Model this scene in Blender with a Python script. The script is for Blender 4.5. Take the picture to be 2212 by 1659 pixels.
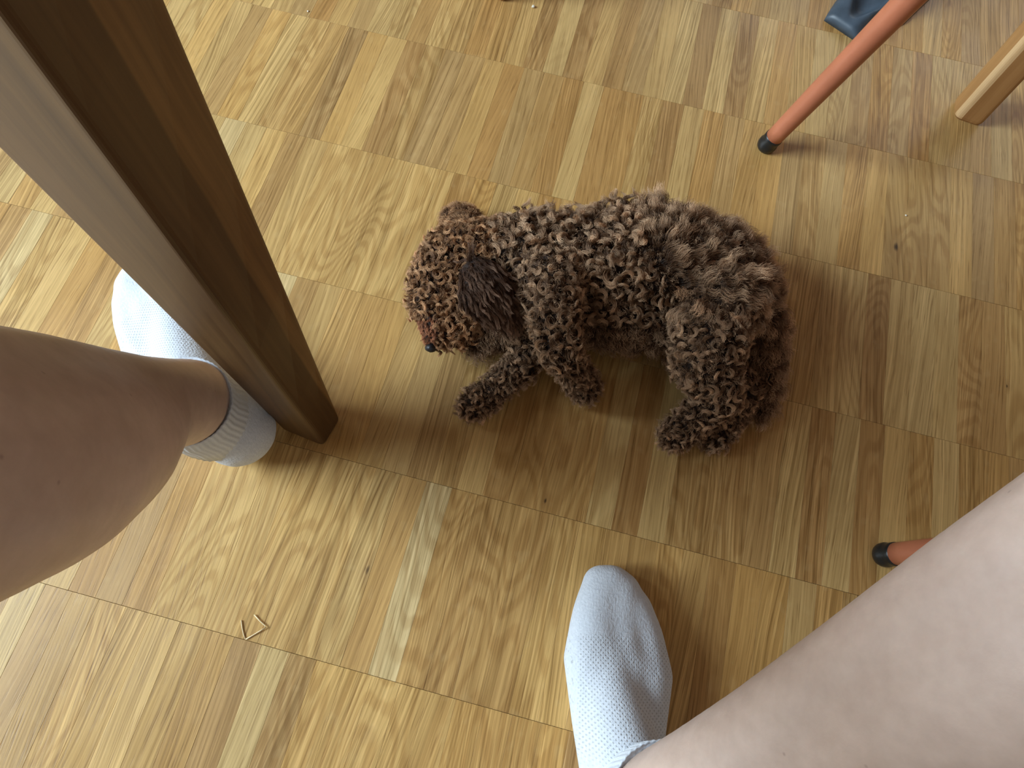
import bpy, bmesh, math, random
import numpy as np
from mathutils import Vector, Matrix

random.seed(7)
rng = np.random.default_rng(11)
for o in list(bpy.data.objects):
    bpy.data.objects.remove(o)
scene = bpy.context.scene
col = scene.collection

# ------------------------------------------------------------------ camera
CAM_H = 0.5964
ROT = Matrix(((0.9675337, -0.2481263, 0.0480811),
              (0.2484406, 0.8987524, -0.3612773),
              (0.0464294, 0.3614933, 0.9312180)))
FPX, CX, CY = 1500.0, 1106.0, 829.5
cam_d = bpy.data.cameras.new('camera')
cam_d.sensor_width = 36.0
cam_d.lens = FPX / 2212.0 * 36.0
cam_d.clip_start = 0.01
cam = bpy.data.objects.new('camera', cam_d)
col.objects.link(cam)
cam.matrix_world = Matrix.Translation((0, 0, CAM_H)) @ ROT.to_4x4()
scene.camera = cam

# ------------------------------------------------------------------ light
world = bpy.data.worlds.new('world')
scene.world = world
world.use_nodes = True
bg = world.node_tree.nodes['Background']
bg.inputs[0].default_value = (1.0, 0.93, 0.84, 1)
bg.inputs[1].default_value = 0.285


def area_light(name, loc, target, sx, sy, watts, colour):
    d = bpy.data.lights.new(name, 'AREA')
    d.shape = 'RECTANGLE'
    d.size, d.size_y = sx, sy
    d.energy = watts
    d.color = colour
    o = bpy.data.objects.new(name, d)
    col.objects.link(o)
    o.location = loc
    o.rotation_euler = (Vector(target) - Vector(loc)).to_track_quat('-Z', 'Z').to_euler()
    return o


area_light('window_daylight', (-2.34, -0.35, 1.34), (0, 0.15, 0.1), 1.5, 1.3, 156, (0.72, 0.88, 1.0))
area_light('far_side_light', (0.9, 2.62, 1.5), (0.2, 0.3, 0.0), 1.5, 1.2, 10, (0.90, 0.95, 1.0))  # weak unseen area light from the far side, no opening modelled there

vs = scene.view_settings
scene.display_settings.display_device = 'sRGB'
vs.view_transform = 'Standard'
vs.look = 'None'
vs.use_curve_mapping = False
vs.gamma = 1.0
vs.exposure = 0.0


# ------------------------------------------------------------------ helpers
def on(px, py, z=0.0):
    """World point at height z that the photograph shows at (px, py)."""
    d = ROT @ Vector((px - CX, CY - py, -FPX))
    k = (CAM_H - z) / -d.z
    return Vector((d.x * k, d.y * k, z))


def link(o, parent=None):
    col.objects.link(o)
    if parent is not None:
        o.parent = parent
    return o


def tag(o, label=None, cat=None, group=None, kind=None):
    if label: o['label'] = label
    if cat: o['category'] = cat
    if group: o['group'] = group
    if kind: o['kind'] = kind
    return o


def empty(name, loc=(0, 0, 0), rz=0.0):
    o = bpy.data.objects.new(name, None)
    o.empty_display_size = 0.05
    o.location = loc
    o.rotation_euler = (0, 0, rz)
    return link(o)


def mesh_obj(name, verts, faces, mat, parent=None, smooth=False):
    me = bpy.data.meshes.new(name)
    me.from_pydata([tuple(v) for v in verts], [], faces)
    me.update()
    if smooth:
        me.polygons.foreach_set('use_smooth', [True] * len(me.polygons))
    if mat: me.materials.append(mat)
    return link(bpy.data.objects.new(name, me), parent)


def bm_obj(name, bm, mat, parent=None, smooth=False):
    bmesh.ops.recalc_face_normals(bm, faces=bm.faces)
    me = bpy.data.meshes.new(name)
    bm.to_mesh(me)
    bm.free()
    if smooth:
        me.polygons.foreach_set('use_smooth', [True] * len(me.polygons))
    if mat: me.materials.append(mat)
    return link(bpy.data.objects.new(name, me), parent)


def add_box(bm, lo, hi, bevel=0.0, seg=2):
    r = bmesh.ops.create_cube(bm, size=1.0)
    vs_ = r['verts']
    for v in vs_:
        v.co = Vector([lo[i] + (v.co[i] + 0.5) * (hi[i] - lo[i]) for i in range(3)])
    if bevel:
        es = list({e for v in vs_ for e in v.link_edges})
        bmesh.ops.bevel(bm, geom=es, offset=bevel, segments=seg, affect='EDGES', profile=0.6)


def prism(bm, rings):
    """Loft a list of equally long rings of points, closed at both ends."""
    rows = [[bm.verts.new(p) for p in r] for r in rings]
    n = len(rows[0])
    for a, b in zip(rows, rows[1:]):
        for i in range(n):
            bm.faces.new((a[i], a[(i + 1) % n], b[(i + 1) % n], b[i]))
    bm.faces.new(list(reversed(rows[0])))
    bm.faces.new(rows[-1])


def tube_rings(path, radii, n=20):
    rings = []
    for i, p in enumerate(path):
        p = Vector(p)
        a = Vector(path[max(0, i - 1)])
        b = Vector(path[min(len(path) - 1, i + 1)])
        t = (b - a).normalized()
        u = t.cross(Vector((0.13, 0.97, 0.2))).normalized()
        v = t.cross(u)
        rings.append([p + radii[i] * (math.cos(2 * math.pi * k / n) * u + math.sin(2 * math.pi * k / n) * v) for k in range(n)])
    return rings


def add_blob_link(bm, a, b, seg=14):
    """Convex hull of two spheres (x, y, z, r): one tapering limb segment."""
    pts = []
    for (x, y, z, r) in (a, b):
        for i in range(1, seg // 2):
            th = math.pi * i / (seg // 2)
            for j in range(seg):
                ph = 2 * math.pi * j / seg
                pts.append((x + r * math.sin(th) * math.cos(ph), y + r * math.sin(th) * math.sin(ph), z + r * math.cos(th)))
        pts += [(x, y, z + r), (x, y, z - r)]
    vs_ = [bm.verts.new(p) for p in pts]
    res = bmesh.ops.convex_hull(bm, input=vs_, use_existing_faces=False)
    junk = [g for g in res['geom_interior'] + res['geom_unused'] if isinstance(g, bmesh.types.BMVert) and g.is_valid]
    if junk:
        bmesh.ops.delete(bm, geom=list(set(junk)), context='VERTS')


def fused(chains, voxel, smooth_iter=6, floor_z=None):
    """One continuous skin over chains of spheres: voxel remesh + smoothing. Returns a mesh datablock."""
    bm = bmesh.new()
    for ch in chains:
        for a, b in zip(ch, ch[1:]):
            add_blob_link(bm, a, b)
    bmesh.ops.recalc_face_normals(bm, faces=bm.faces)
    me = bpy.data.meshes.new('blank')
    bm.to_mesh(me)
    bm.free()
    o = bpy.data.objects.new('blank', me)
    col.objects.link(o)
    m = o.modifiers.new('remesh', 'REMESH')
    m.mode = 'VOXEL'
    m.voxel_size = voxel
    m.use_smooth_shade = True
    s = o.modifiers.new('smooth', 'SMOOTH')
    s.factor = 0.5
    s.iterations = smooth_iter
    dg = bpy.context.evaluated_depsgraph_get()
    out = bpy.data.meshes.new_from_object(o.evaluated_get(dg))
    bpy.data.objects.remove(o)
    bpy.data.meshes.remove(me)
    if floor_z is not None:
        n = len(out.vertices)
        co = np.empty(n * 3)
        out.vertices.foreach_get('co', co)
        co = co.reshape(-1, 3)
        co[:, 2] = np.maximum(co[:, 2], floor_z)
        out.vertices.foreach_set('co', co.ravel())
        out.update()
    out.polygons.foreach_set('use_smooth', [True] * len(out.polygons))
    return out


# ------------------------------------------------------------------ material helpers
class NT:
    def __init__(self, name):
        self.m = bpy.data.materials.new(name)
        self.m.use_nodes = True
        self.t = self.m.node_tree
        self.b = self.t.nodes['Principled BSDF']

    def n(self, kind, **kw):
        nd = self.t.nodes.new(kind)
        for k, v in kw.items():
            if k.startswith('i_'):
                nd.inputs[int(k[2:]) if k[2:].isdigit() else k[2:]].default_value = v
            else:
                setattr(nd, k, v)
        return nd

    def l(self, a, b):
        self.t.links.new(a, b)

    def math(self, op, a, b=None, c=None, clamp=False):
        nd = self.n('ShaderNodeMath', operation=op)
        nd.use_clamp = clamp
        for i, x in enumerate((a, b, c)):
            if x is None: continue
            if isinstance(x, (int, float)): nd.inputs[i].default_value = x
            else: self.l(x, nd.inputs[i])
        return nd.outputs[0]

    def vmul(self, v, s, add=None):
        nd = self.n('ShaderNodeVectorMath', operation='MULTIPLY')
        self.l(v, nd.inputs[0])
        nd.inputs[1].default_value = s
        if add is None: return nd.outputs[0]
        n2 = self.n('ShaderNodeVectorMath', operation='ADD')
        self.l(nd.outputs[0], n2.inputs[0])
        self.l(add, n2.inputs[1])
        return n2.outputs[0]

    def noise(self, vec, scale=1.0, detail=3.0, rough=0.5, dist=0.0):
        nd = self.n('ShaderNodeTexNoise')
        nd.inputs['Scale'].default_value = scale
        nd.inputs['Detail'].default_value = detail
        nd.inputs['Roughness'].default_value = rough
        nd.inputs['Distortion'].default_value = dist
        self.l(vec, nd.inputs['Vector'])
        return nd.outputs[0]

    def ramp(self, fac, stops, interp='LINEAR'):
        nd = self.n('ShaderNodeValToRGB')
        nd.color_ramp.interpolation = interp
        els = nd.color_ramp.elements
        while len(els) < len(stops): els.new(0.5)
        for e, (p, c) in zip(els, stops):
            e.position = p
            e.color = (*c, 1) if len(c) == 3 else c
        self.l(fac, nd.inputs[0])
        return nd.outputs[0]

    def maprange(self, v, a, b, c, d, smooth=False):
        nd = self.n('ShaderNodeMapRange')
        nd.interpolation_type = 'SMOOTHSTEP' if smooth else 'LINEAR'
        self.l(v, nd.inputs[0])
        for i, x in enumerate((a, b, c, d)): nd.inputs[i + 1].default_value = x
        return nd.outputs[0]

    def mix(self, fac, a, b, mode='MIX'):
        nd = self.n('ShaderNodeMix', data_type='RGBA', blend_type=mode)
        ins = [nd.inputs[0], nd.inputs[6], nd.inputs[7]]
        for i, x in enumerate((fac, a, b)):
            if isinstance(x, (int, float)): ins[i].default_value = x
            elif isinstance(x, tuple): ins[i].default_value = (*x, 1) if len(x) == 3 else x
            else: self.l(x, ins[i])
        return nd.outputs[2]

    def bump(self, h, strength=0.2, dist=0.001):
        nd = self.n('ShaderNodeBump')
        nd.inputs['Strength'].default_value = strength
        nd.inputs['Distance'].default_value = dist
        self.l(h, nd.inputs['Height'])
        self.l(nd.outputs[0], self.b.inputs['Normal'])

    def set(self, **kw):
        for k, v in kw.items():
            self.b.inputs[k.replace('_', ' ')].default_value = v
        return self.m


def oak_parquet(name, from_attribute=False):
    """Lacquered oak: tone, warmth, seed and figure come with each stave."""
    t = NT(name)
    if from_attribute:
        at = t.n('ShaderNodeAttribute', attribute_name='stave')
        sep = t.n('ShaderNodeSeparateColor')
        t.l(at.outputs['Color'], sep.inputs[0])
        figure = at.outputs['Alpha']
    else:
        oi = t.n('ShaderNodeObjectInfo')
        sep = t.n('ShaderNodeSeparateColor')
        t.l(oi.outputs['Color'], sep.inputs[0])
        figure = oi.outputs['Alpha']
    tone, warm, seed = sep.outputs[0], sep.outputs[1], sep.outputs[2]
    geo = t.n('ShaderNodeNewGeometry')
    off = t.n('ShaderNodeCombineXYZ')
    t.l(t.math('MULTIPLY', seed, 37.0), off.inputs[0])
    t.l(t.math('MULTIPLY', seed, 91.0), off.inputs[1])
    t.l(t.math('MULTIPLY', seed, 53.0), off.inputs[2])
    pos = t.n('ShaderNodeVectorMath', operation='ADD')
    t.l(geo.outputs['Position'], pos.inputs[0])
    t.l(off.outputs[0], pos.inputs[1])
    p = pos.outputs[0]
    # the grain runs along y and leans a little from board to board
    warpn = t.noise(t.vmul(p, (14, 4.5, 1)), detail=2)
    warp = t.math('MULTIPLY', t.math('SUBTRACT', warpn, 0.5), 0.012)
    lean = t.math('MULTIPLY', t.math('SUBTRACT', t.math('FRACT', t.math('MULTIPLY', seed, 17.31)), 0.5), 0.16)
    sp = t.n('ShaderNodeSeparateXYZ'); t.l(p, sp.inputs[0])
    xx = t.math('ADD', t.math('ADD', sp.outputs[0], warp), t.math('MULTIPLY', sp.outputs[1], lean))
    cp = t.n('ShaderNodeCombineXYZ')
    t.l(xx, cp.inputs[0]); t.l(sp.outputs[1], cp.inputs[1]); t.l(sp.outputs[2], cp.inputs[2])
    q = cp.outputs[0]
    streak = t.noise(t.vmul(q, (620, 6, 1)), detail=3, rough=0.55)
    bands = t.noise(t.vmul(q, (120, 2.2, 1)), detail=2, rough=0.5)
    # flat-sawn figure: contour lines of a stretched noise field
    hill = t.noise(t.vmul(p, (21, 4.2, 1)), detail=1.6, rough=0.42)
    ring = t.math('ADD', t.math('MULTIPLY', t.math('SINE', t.math('ADD', t.math('MULTIPLY', hill, 120.0), t.math('MULTIPLY', streak, 2.4))), 0.5), 0.5)
    pores = t.noise(t.vmul(q, (950, 26, 1)), detail=2, rough=0.6)
    pore = t.maprange(pores, 0.57, 0.68, 0.0, 1.0)
    rays = t.noise(t.vmul(q, (110, 75, 1)), detail=1)
    cloud = t.noise(t.vmul(p, (26, 8, 1)), detail=3)
    base = t.ramp(tone, [(0.0, (0.425, 0.252, 0.095)), (0.28, (0.510, 0.315, 0.120)), (0.55, (0.625, 0.408, 0.154)), (0.8, (0.700, 0.492, 0.205)), (1.0, (0.77, 0.605, 0.325))])
    base = t.mix(t.math('MULTIPLY', warm, 0.75), t.mix(0.10, base, (0.40, 0.33, 0.22)), t.mix(0.75, base, (1.0, 0.80, 0.56), 'MULTIPLY'))
    g = t.math('ADD', t.math('MULTIPLY', streak, 0.72), t.math('MULTIPLY', bands, 0.28))
    grain = t.math('ADD', 1.0, t.math('MULTIPLY', t.maprange(g, 0.34, 0.66, -0.44, 0.20), t.maprange(t.math('FRACT', t.math('MULTIPLY', seed, 29.7)), 0, 1, 0.5, 1.15)))
    gcol = t.n('ShaderNodeCombineColor')
    t.l(grain, gcol.inputs[0])
    t.l(t.math('POWER', grain, 1.15), gcol.inputs[1])
    t.l(t.math('POWER', grain, 1.4), gcol.inputs[2])
    c = t.mix(1.0, base, gcol.outputs[0], 'MULTIPLY')
    rf = t.math('MULTIPLY', t.maprange(ring, 0.05, 0.75, 0.42, 0.0, True), figure)
    c = t.mix(rf, c, t.mix(1.0, c, (0.62, 0.50, 0.36), 'MULTIPLY'))
    c = t.mix(t.math('MULTIPLY', pore, 0.55), c, t.mix(1.0, c, (0.45, 0.36, 0.26), 'MULTIPLY'))
    c = t.mix(t.math('MULTIPLY', t.maprange(rays, 0.62, 0.74, 0, 1), 0.10), c, (0.70, 0.52, 0.26))
    c = t.mix(0.55, c, t.mix(1.0, c, t.ramp(cloud, [(0.3, (0.80, 0.76, 0.70)), (0.7, (1.16, 1.16, 1.14))]), 'MULTIPLY'))
    # small dark knots, few of them
    vo = t.n('ShaderNodeTexVoronoi', feature='F1')
    vo.inputs['Scale'].default_value = 1.0
    t.l(t.vmul(p, (21, 10.5, 0.0)), vo.inputs['Vector'])
    sc_ = t.n('ShaderNodeSeparateColor'); t.l(vo.outputs['Color'], sc_.inputs[0])
    pick = t.math('GREATER_THAN', sc_.outputs[0], 0.74)
    size = t.maprange(sc_.outputs[1], 0, 1, 0.02, 0.07)
    dist = t.math('ADD', vo.outputs['Distance'], t.math('MULTIPLY', t.math('SUBTRACT', streak, 0.5), 0.05))
    kn = t.math('MULTIPLY', t.math('SUBTRACT', 1.0, t.math('DIVIDE', dist, size), clamp=True), pick)
    halo = t.math('MULTIPLY', t.math('SUBTRACT', 1.0, t.math('DIVIDE', dist, t.math('MULTIPLY', size, 4.0)), clamp=True), pick)
    c = t.mix(t.math('MULTIPLY', halo, 0.45), c, (0.26, 0.13, 0.045))
    c = t.mix(t.math('MULTIPLY', kn, 1.6, clamp=True), c, (0.060, 0.032, 0.016))
    t.l(c, t.b.inputs['Base Color'])
    rn = t.noise(t.vmul(p, (9, 9, 1)), detail=3)
    t.l(t.maprange(rn, 0.3, 0.7, 0.30, 0.46), t.b.inputs['Roughness'])
    t.b.inputs['Specular IOR Level'].default_value = 0.38
    t.bump(t.math('SUBTRACT', t.math('MULTIPLY', streak, 0.7), t.math('MULTIPLY', pore, 0.5)), 0.16, 0.0005)
    return t.m


def turned_wood(name, dark, light, rough=0.35, axis=2, freq=150.0, split=None):
    """Stained furniture wood, grain along one object axis."""
    t = NT(name)
    tc = t.n('ShaderNodeTexCoord')
    s = [freq] * 3
    s[axis] = freq * 0.035
    p = tc.outputs['Object']
    w = t.noise(t.vmul(p, (9, 9, 5)), detail=2)
    q = t.n('ShaderNodeVectorMath', operation='MULTIPLY_ADD')
    cw = t.n('ShaderNodeCombineXYZ'); t.l(w, cw.inputs[0]); t.l(w, cw.inputs[1])
    t.l(cw.outputs[0], q.inputs[0]); q.inputs[1].default_value = (0.010, 0.010, 0.0); t.l(p, q.inputs[2])
    a = t.noise(t.vmul(q.outputs[0], tuple(s)), detail=4, rough=0.6)
    b = t.noise(t.vmul(q.outputs[0], tuple(x * 0.22 for x in s)), detail=2)
    f = t.math('ADD', t.math('MULTIPLY', a, 0.55), t.math('MULTIPLY', b, 0.45))
    c = t.ramp(f, [(0.34, dark), (0.68, light)])
    if split:
        # a paler lamella glued on one side of the post
        sx = t.n('ShaderNodeSeparateXYZ'); t.l(p, sx.inputs[0])
        k = t.math('ADD', t.math('ADD', t.math('MULTIPLY', sx.outputs[0], split[0]), t.math('MULTIPLY', sx.outputs[1], split[1])),
                   t.math('ADD', t.math('MULTIPLY', sx.outputs[2], split[2]), t.math('MULTIPLY', t.math('SUBTRACT', w, 0.5), 0.008)))
        fac = t.maprange(k, split[3] - 0.0015, split[3] + 0.0015, 0, 1, True)
        c = t.mix(fac, c, t.mix(1.0, c, split[4], 'MULTIPLY'))
    t.l(c, t.b.inputs['Base Color'])
    t.b.inputs['Roughness'].default_value = rough
    t.b.inputs['Specular IOR Level'].default_value = 0.33
    t.bump(a, 0.10, 0.0006)
    return t.m


def skin_material():
    t = NT('skin')
    tc = t.n('ShaderNodeTexCoord')
    p = tc.outputs['Object']
    a = t.noise(p, 16, 3, 0.5)
    b = t.noise(p, 95, 3, 0.6)
    f = t.math('ADD', t.math('MULTIPLY', a, 0.6), t.math('MULTIPLY', b, 0.4))
    c = t.ramp(f, [(0.35, (0.505, 0.372, 0.308)), (0.65, (0.640, 0.490, 0.415))])
    # stubble dots and a few freckles
    v = t.n('ShaderNodeTexVoronoi', feature='F1'); v.inputs['Scale'].default_value = 105.0
    t.l(p, v.inputs['Vector'])
    sc_ = t.n('ShaderNodeSeparateColor'); t.l(v.outputs['Color'], sc_.inputs[0])
    d = t.math('MULTIPLY', t.maprange(v.outputs['Distance'], 0.04, 0.13, 1, 0), t.math('GREATER_THAN', sc_.outputs[0], 0.86))
    c = t.mix(t.math('MULTIPLY', d, 0.42), c, (0.20, 0.12, 0.10))
    t.l(c, t.b.inputs['Base Color'])
    t.set(Roughness=0.52, Subsurface_Weight=0.12, Subsurface_Scale=0.006)
    t.b.inputs['Subsurface Radius'].default_value = (1.0, 0.35, 0.2)
    fine = t.noise(p, 420, 2, 0.6)
    t.bump(t.math('ADD', fine, t.math('MULTIPLY', a, 0.6)), 0.10, 0.0008)
    return t.m


def sock_material(mesh_zone=True):
    """White cotton; foot-shaped pieces carry their own x (across), y (heel to toe), z."""
    t = NT('sock_cotton' if mesh_zone else 'sock_rib_cotton')
    tc = t.n('ShaderNodeTexCoord')
    p = tc.outputs['Object']
    sx = t.n('ShaderNodeSeparateXYZ'); t.l(p, sx.inputs[0])
    X, Y, Z = sx.outputs
    fuzz = t.noise(p, 900, 3, 0.7)
    if mesh_zone:
        wob = t.math('MULTIPLY', t.noise(p, 30, 2), 5.0)
        d1 = t.math('ADD', t.math('MULTIPLY', t.math('ADD', X, Y), 1750.0), wob)
        d2 = t.math('ADD', t.math('MULTIPLY', t.math('SUBTRACT', X, Y), 1750.0), wob)
        holes = t.math('MULTIPLY', t.math('MAXIMUM', t.math('SINE', d1), 0.0), t.math('MAXIMUM', t.math('SINE', d2), 0.0))
        holes = t.math('POWER', holes, 0.8)
        zone = t.math('MULTIPLY', t.maprange(Y, 0.085, 0.105, 0, 1), t.maprange(Y, 0.175, 0.182, 1, 0))
        zone = t.math('MULTIPLY', zone, t.maprange(X, -0.032, -0.030, 0, 1))
        terry = t.noise(t.vmul(p, (620, 330, 400)), detail=2, rough=0.6)
        plain = t.noise(t.vmul(p, (240, 520, 500)), detail=2, rough=0.6)
        knit = t.math('SINE', t.math('MULTIPLY', t.math('ADD', Y, t.math('MULTIPLY', Z, 0.6)), 2900.0))
        speck = t.maprange(t.noise(t.vmul(p, (330, 260, 300)), detail=1), 0.66, 0.72, 0, 1)
        side = t.math('MULTIPLY', t.maprange(X, -0.034, -0.031, 1, 0), t.maprange(Y, 0.18, 0.19, 1, 0))
        dark = t.math('ADD', t.math('MULTIPLY', holes, zone), t.math('MULTIPLY', t.math('MULTIPLY', speck, side), 0.9), clamp=True)
        h = t.math('SUBTRACT', t.math('ADD', t.math('MULTIPLY', terry, 0.9), t.math('ADD', t.math('MULTIPLY', plain, 0.6), t.math('MULTIPLY', knit, 0.04))), t.math('MULTIPLY', dark, 0.9))
        c = t.mix(t.math('MULTIPLY', dark, 0.60), t.ramp(terry, [(0.3, (0.64, 0.685, 0.755)), (0.7, (0.73, 0.775, 0.84))]), (0.38, 0.385, 0.40))
        t.bump(h, 0.55, 0.0011)
    else:
        c = t.ramp(fuzz, [(0.3, (0.64, 0.685, 0.755)), (0.7, (0.73, 0.775, 0.84))])
        k = t.noise(t.vmul(p, (700, 700, 1800)), detail=2)
        t.bump(k, 0.5, 0.0008)
    t.l(c, t.b.inputs['Base Color'])
    t.set(Roughness=0.95, Specular_IOR_Level=0.15, Sheen_Weight=0.12)
    return t.m


def plain(name, colour, rough=0.5, metal=0.0, bump=None, var=0.12, vscale=40):
    t = NT(name)
    tc = t.n('ShaderNodeTexCoord')
    nz = t.noise(tc.outputs['Object'], vscale, 3)
    c = t.ramp(nz, [(0.3, tuple(x * (1 - var) for x in colour)), (0.7, tuple(min(1, x * (1 + var)) for x in colour))])
    t.l(c, t.b.inputs['Base Color'])
    t.set(Roughness=rough, Metallic=metal)
    if bump:
        t.bump(t.noise(tc.outputs['Object'], bump[0], 2), bump[1], 0.0005)
    return t.m


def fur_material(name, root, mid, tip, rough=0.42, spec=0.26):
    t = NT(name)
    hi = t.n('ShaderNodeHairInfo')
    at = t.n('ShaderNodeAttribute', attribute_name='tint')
    c = t.ramp(hi.outputs['Intercept'], [(0.0, root), (0.5, mid), (1.0, tip)])  # tips fade paler; roots also darkened for the shade between curls
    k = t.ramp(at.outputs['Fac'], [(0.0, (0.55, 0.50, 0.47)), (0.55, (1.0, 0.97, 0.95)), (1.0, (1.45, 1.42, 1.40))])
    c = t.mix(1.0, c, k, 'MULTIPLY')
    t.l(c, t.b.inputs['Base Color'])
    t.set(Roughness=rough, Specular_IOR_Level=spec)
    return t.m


M_PARQUET = oak_parquet('oak_parquet')
M_PARQUET_FAR = oak_parquet('oak_parquet_beyond', True)
M_JOINT = plain('parquet_joint', (0.16, 0.095, 0.04), 0.8)
M_PLASTER = plain('plaster', (0.78, 0.75, 0.70), 0.9, bump=(300, 0.1), var=0.03)
M_TABLE = turned_wood('table_wood', (0.060, 0.0275, 0.009), (0.137, 0.072, 0.026), 0.46,
                      split=(-0.06, 1.0, -0.022, 0.027, (2.0, 2.05, 1.9)))
M_CHAIRWOOD = turned_wood('chair_wood', (0.33, 0.155, 0.052), (0.50, 0.275, 0.105), 0.34)
M_EDGE = turned_wood('chair_wood_pale_edge', (0.58, 0.36, 0.17), (0.74, 0.52, 0.28), 0.34)
M_ORANGE = plain('orange_red_paint', (0.50, 0.170, 0.088), 0.36, bump=(900, 0.06), var=0.05)
M_RUBBER = plain('black_rubber', (0.012, 0.014, 0.015), 0.32)
M_SEAT = plain('orange_seat_shell', (0.47, 0.14, 0.08), 0.45, var=0.05)
M_PLASTIC = plain('slate_plastic', (0.065, 0.092, 0.122), 0.42, bump=(700, 0.08), var=0.18, vscale=60)
M_SOCKET = plain('navy_socket', (0.006, 0.008, 0.026), 0.3)
M_SKIN = skin_material()
M_SOCK = sock_material(True)
M_RIB = sock_material(False)
M_SHORTS = plain('shorts_cotton', (0.05, 0.055, 0.07), 0.9, bump=(600, 0.3))
M_HIDE = plain('poodle_hide', (0.020, 0.009, 0.005), 0.9)  # near-black hide, shade in the gaps between curls put into its colour
M_NOSE = plain('dog_nose', (0.016, 0.016, 0.019), 0.38, bump=(1500, 0.5))
M_GLASS = NT('window_glass').set(Roughness=0.02, Transmission_Weight=1.0, IOR=1.45)
M_FRAME = plain('window_frame_paint', (0.80, 0.80, 0.79), 0.4, var=0.02)
M_STRAW = plain('straw_fibre', (0.80, 0.64, 0.38), 0.6)
M_CRUMB = plain('crumb', (0.80, 0.74, 0.60), 0.8)

# ------------------------------------------------------------------ floor
ROW0, ROWD = -0.03607, 0.16
SW = 0.16 / 7.0
OFF = {-1: 0.69, 0: 0.52, 1: 0.70, 2: 0.58, 3: 0.12, 4: 0.0, 5: 0.45}
bm = bmesh.new()
add_box(bm, (-2.5, -2.2, -0.05), (2.5, 2.8, -0.009))
floor = bm_obj('floor', bm, M_JOINT)
tag(floor, kind='structure')


def stave_geometry(w, l, h=0.008, g=0.00005, ge=0.00014, c=0.00010):
    x, y = w / 2 - g, l / 2 - ge
    v = [(-x, -y, -h), (x, -y, -h), (x, y, -h), (-x, y, -h),
         (-x, -y, -c), (x, -y, -c), (x, y, -c), (-x, y, -c),
         (-x + c, -y + c, 0), (x - c, -y + c, 0), (x - c, y - c, 0), (-x + c, y - c, 0)]
    f = [(8, 9, 10, 11)]
    for i in range(4):
        j = (i + 1) % 4
        f += [(i, j, j + 4, i + 4), (i + 4, j + 4, j + 8, i + 8)]
    return v, f


# tones read off the photograph: pixel -> (tone, warmth)
SEEN = {(520, 1460): (.22, .3), (600, 1500): (.25, .1), (560, 1470): (.86, .2), (1235, 1622): (.15, .4), (1200, 1612): (.55, .9),
        (1368, 1020): (.24, .6), (1425, 1000): (.74, .3), (1325, 1030): (.74, .2), (885, 1180): (.95, .3), (852, 1200): (.80, .6),
        (820, 1210): (.42, .7), (790, 1240): (.60, .2), (1228, 1210): (.82, .5), (1190, 1260): (.62, .7),
        (1898, 711): (.20, .4), (1949, 711): (.74, .2), (1840, 640): (.66, .1), (1790, 640): (.60, .1), (1740, 700): (.52, .2),
        (846, 190): (.25, .5), (688, 253): (.22, .1), (735, 237): (.62, .9), (796, 250): (.80, .8), (910, 253): (.28, .1), (872, 240): (.45, .3),
        (561, 221): (.70, .4), (625, 237): (.46, .6), (1294, 300): (.34, .9), (1253, 300): (.64, .3), (1221, 285): (.34, .9),
        (1342, 285): (.40, .9), (1531, 316): (.42, .9), (1490, 320): (.60, .2), (1253, 142): (.18, .4), (1221, 126): (.68, .2), (1437, 126): (.22, .4),
        (1475, 110): (.72, .2), (1513, 126): (.16, .3), (1550, 142): (.68, .2), (1592, 158): (.22, .4), (1405, 142): (.62, .3),
        (1360, 120): (.30, .5), (590, 380): (.97, .0), (622, 372): (.30, .4), (482, 275): (.88, .2), (630, 606): (.90, .2), (655, 650): (.32, .4),
        (700, 690): (.55, .3), (10, 470): (.30, .4), (60, 480): (.88, .1), (35, 410): (.82, .2), (75, 415): (.45, .6),
        (110, 1330): (.36, .3), (165, 1340): (.42, .3), (200, 1350): (.74, .1), (250, 1360): (.55, .5), (30, 1330): (.80, .2),
        (1916, 850): (.74, .2), (1960, 850): (.62, .1), (2040, 850): (.72, .2), (2100, 850): (.36, .6), (2160, 880): (.34, .6), (1870, 850): (.28, .4),
        (1700, 1000): (.66, .2), (1745, 1050): (.26, .5), (1800, 1050): (.40, .5), (1830, 1100): (.70, .1), (1870, 1050): (.30, .6),
        (1580, 1100): (.38, .4), (1620, 1100): (.36, .4), (1480, 1080): (.45, .3), (1150, 970): (.40, .7), (1100, 960): (.36, .7), (1050, 960): (.60, .4),
        (1200, 980): (.42, .6), (1250, 990): (.48, .6), (1010, 960): (.34, .4), (965, 970): (.46, .3), (920, 960): (.30, .3)}
# boards whose figure runs on across several staves: pixel, number of staves
WIDE = [((905, 1250), 6, .42, .6), ((390, 1180), 6, .70, .5), ((620, 1150), 4, .66, .6), ((1500, 1090), 3, .44, .4), ((640, 1520), 7, .66, .7),
        ((1080, 960), 6, .40, .7), ((700, 420), 6, .72, .7), ((1950, 560), 3, .50, .3), ((980, 1560), 4, .52, .8)]


def stave_key(px, py):
    p = on(px, py)
    r = math.floor((p.y - ROW0) / ROWD)
    return r, math.floor(p.x / SW - OFF.get(r, 0.0))


tones, figs = {}, {}
for (px, py), n, tn, wm in WIDE:
    r, i = stave_key(px, py)
    sd = random.random()
    for k in range(n):
        tones[(r, i + k)] = (tn + random.uniform(-.03, .03), wm)
        figs[(r, i + k)] = (sd, 1.0)
for k, v in SEEN.items():
    tones[stave_key(*k)] = v


def seen_px(p):
    d = ROT.transposed() @ (p - Vector((0, 0, CAM_H)))
    if d.z > -0.05: return (-9999, -9999, 9)
    return (CX + FPX * d.x / -d.z, CY - FPX * d.y / -d.z, -d.z)


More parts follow.
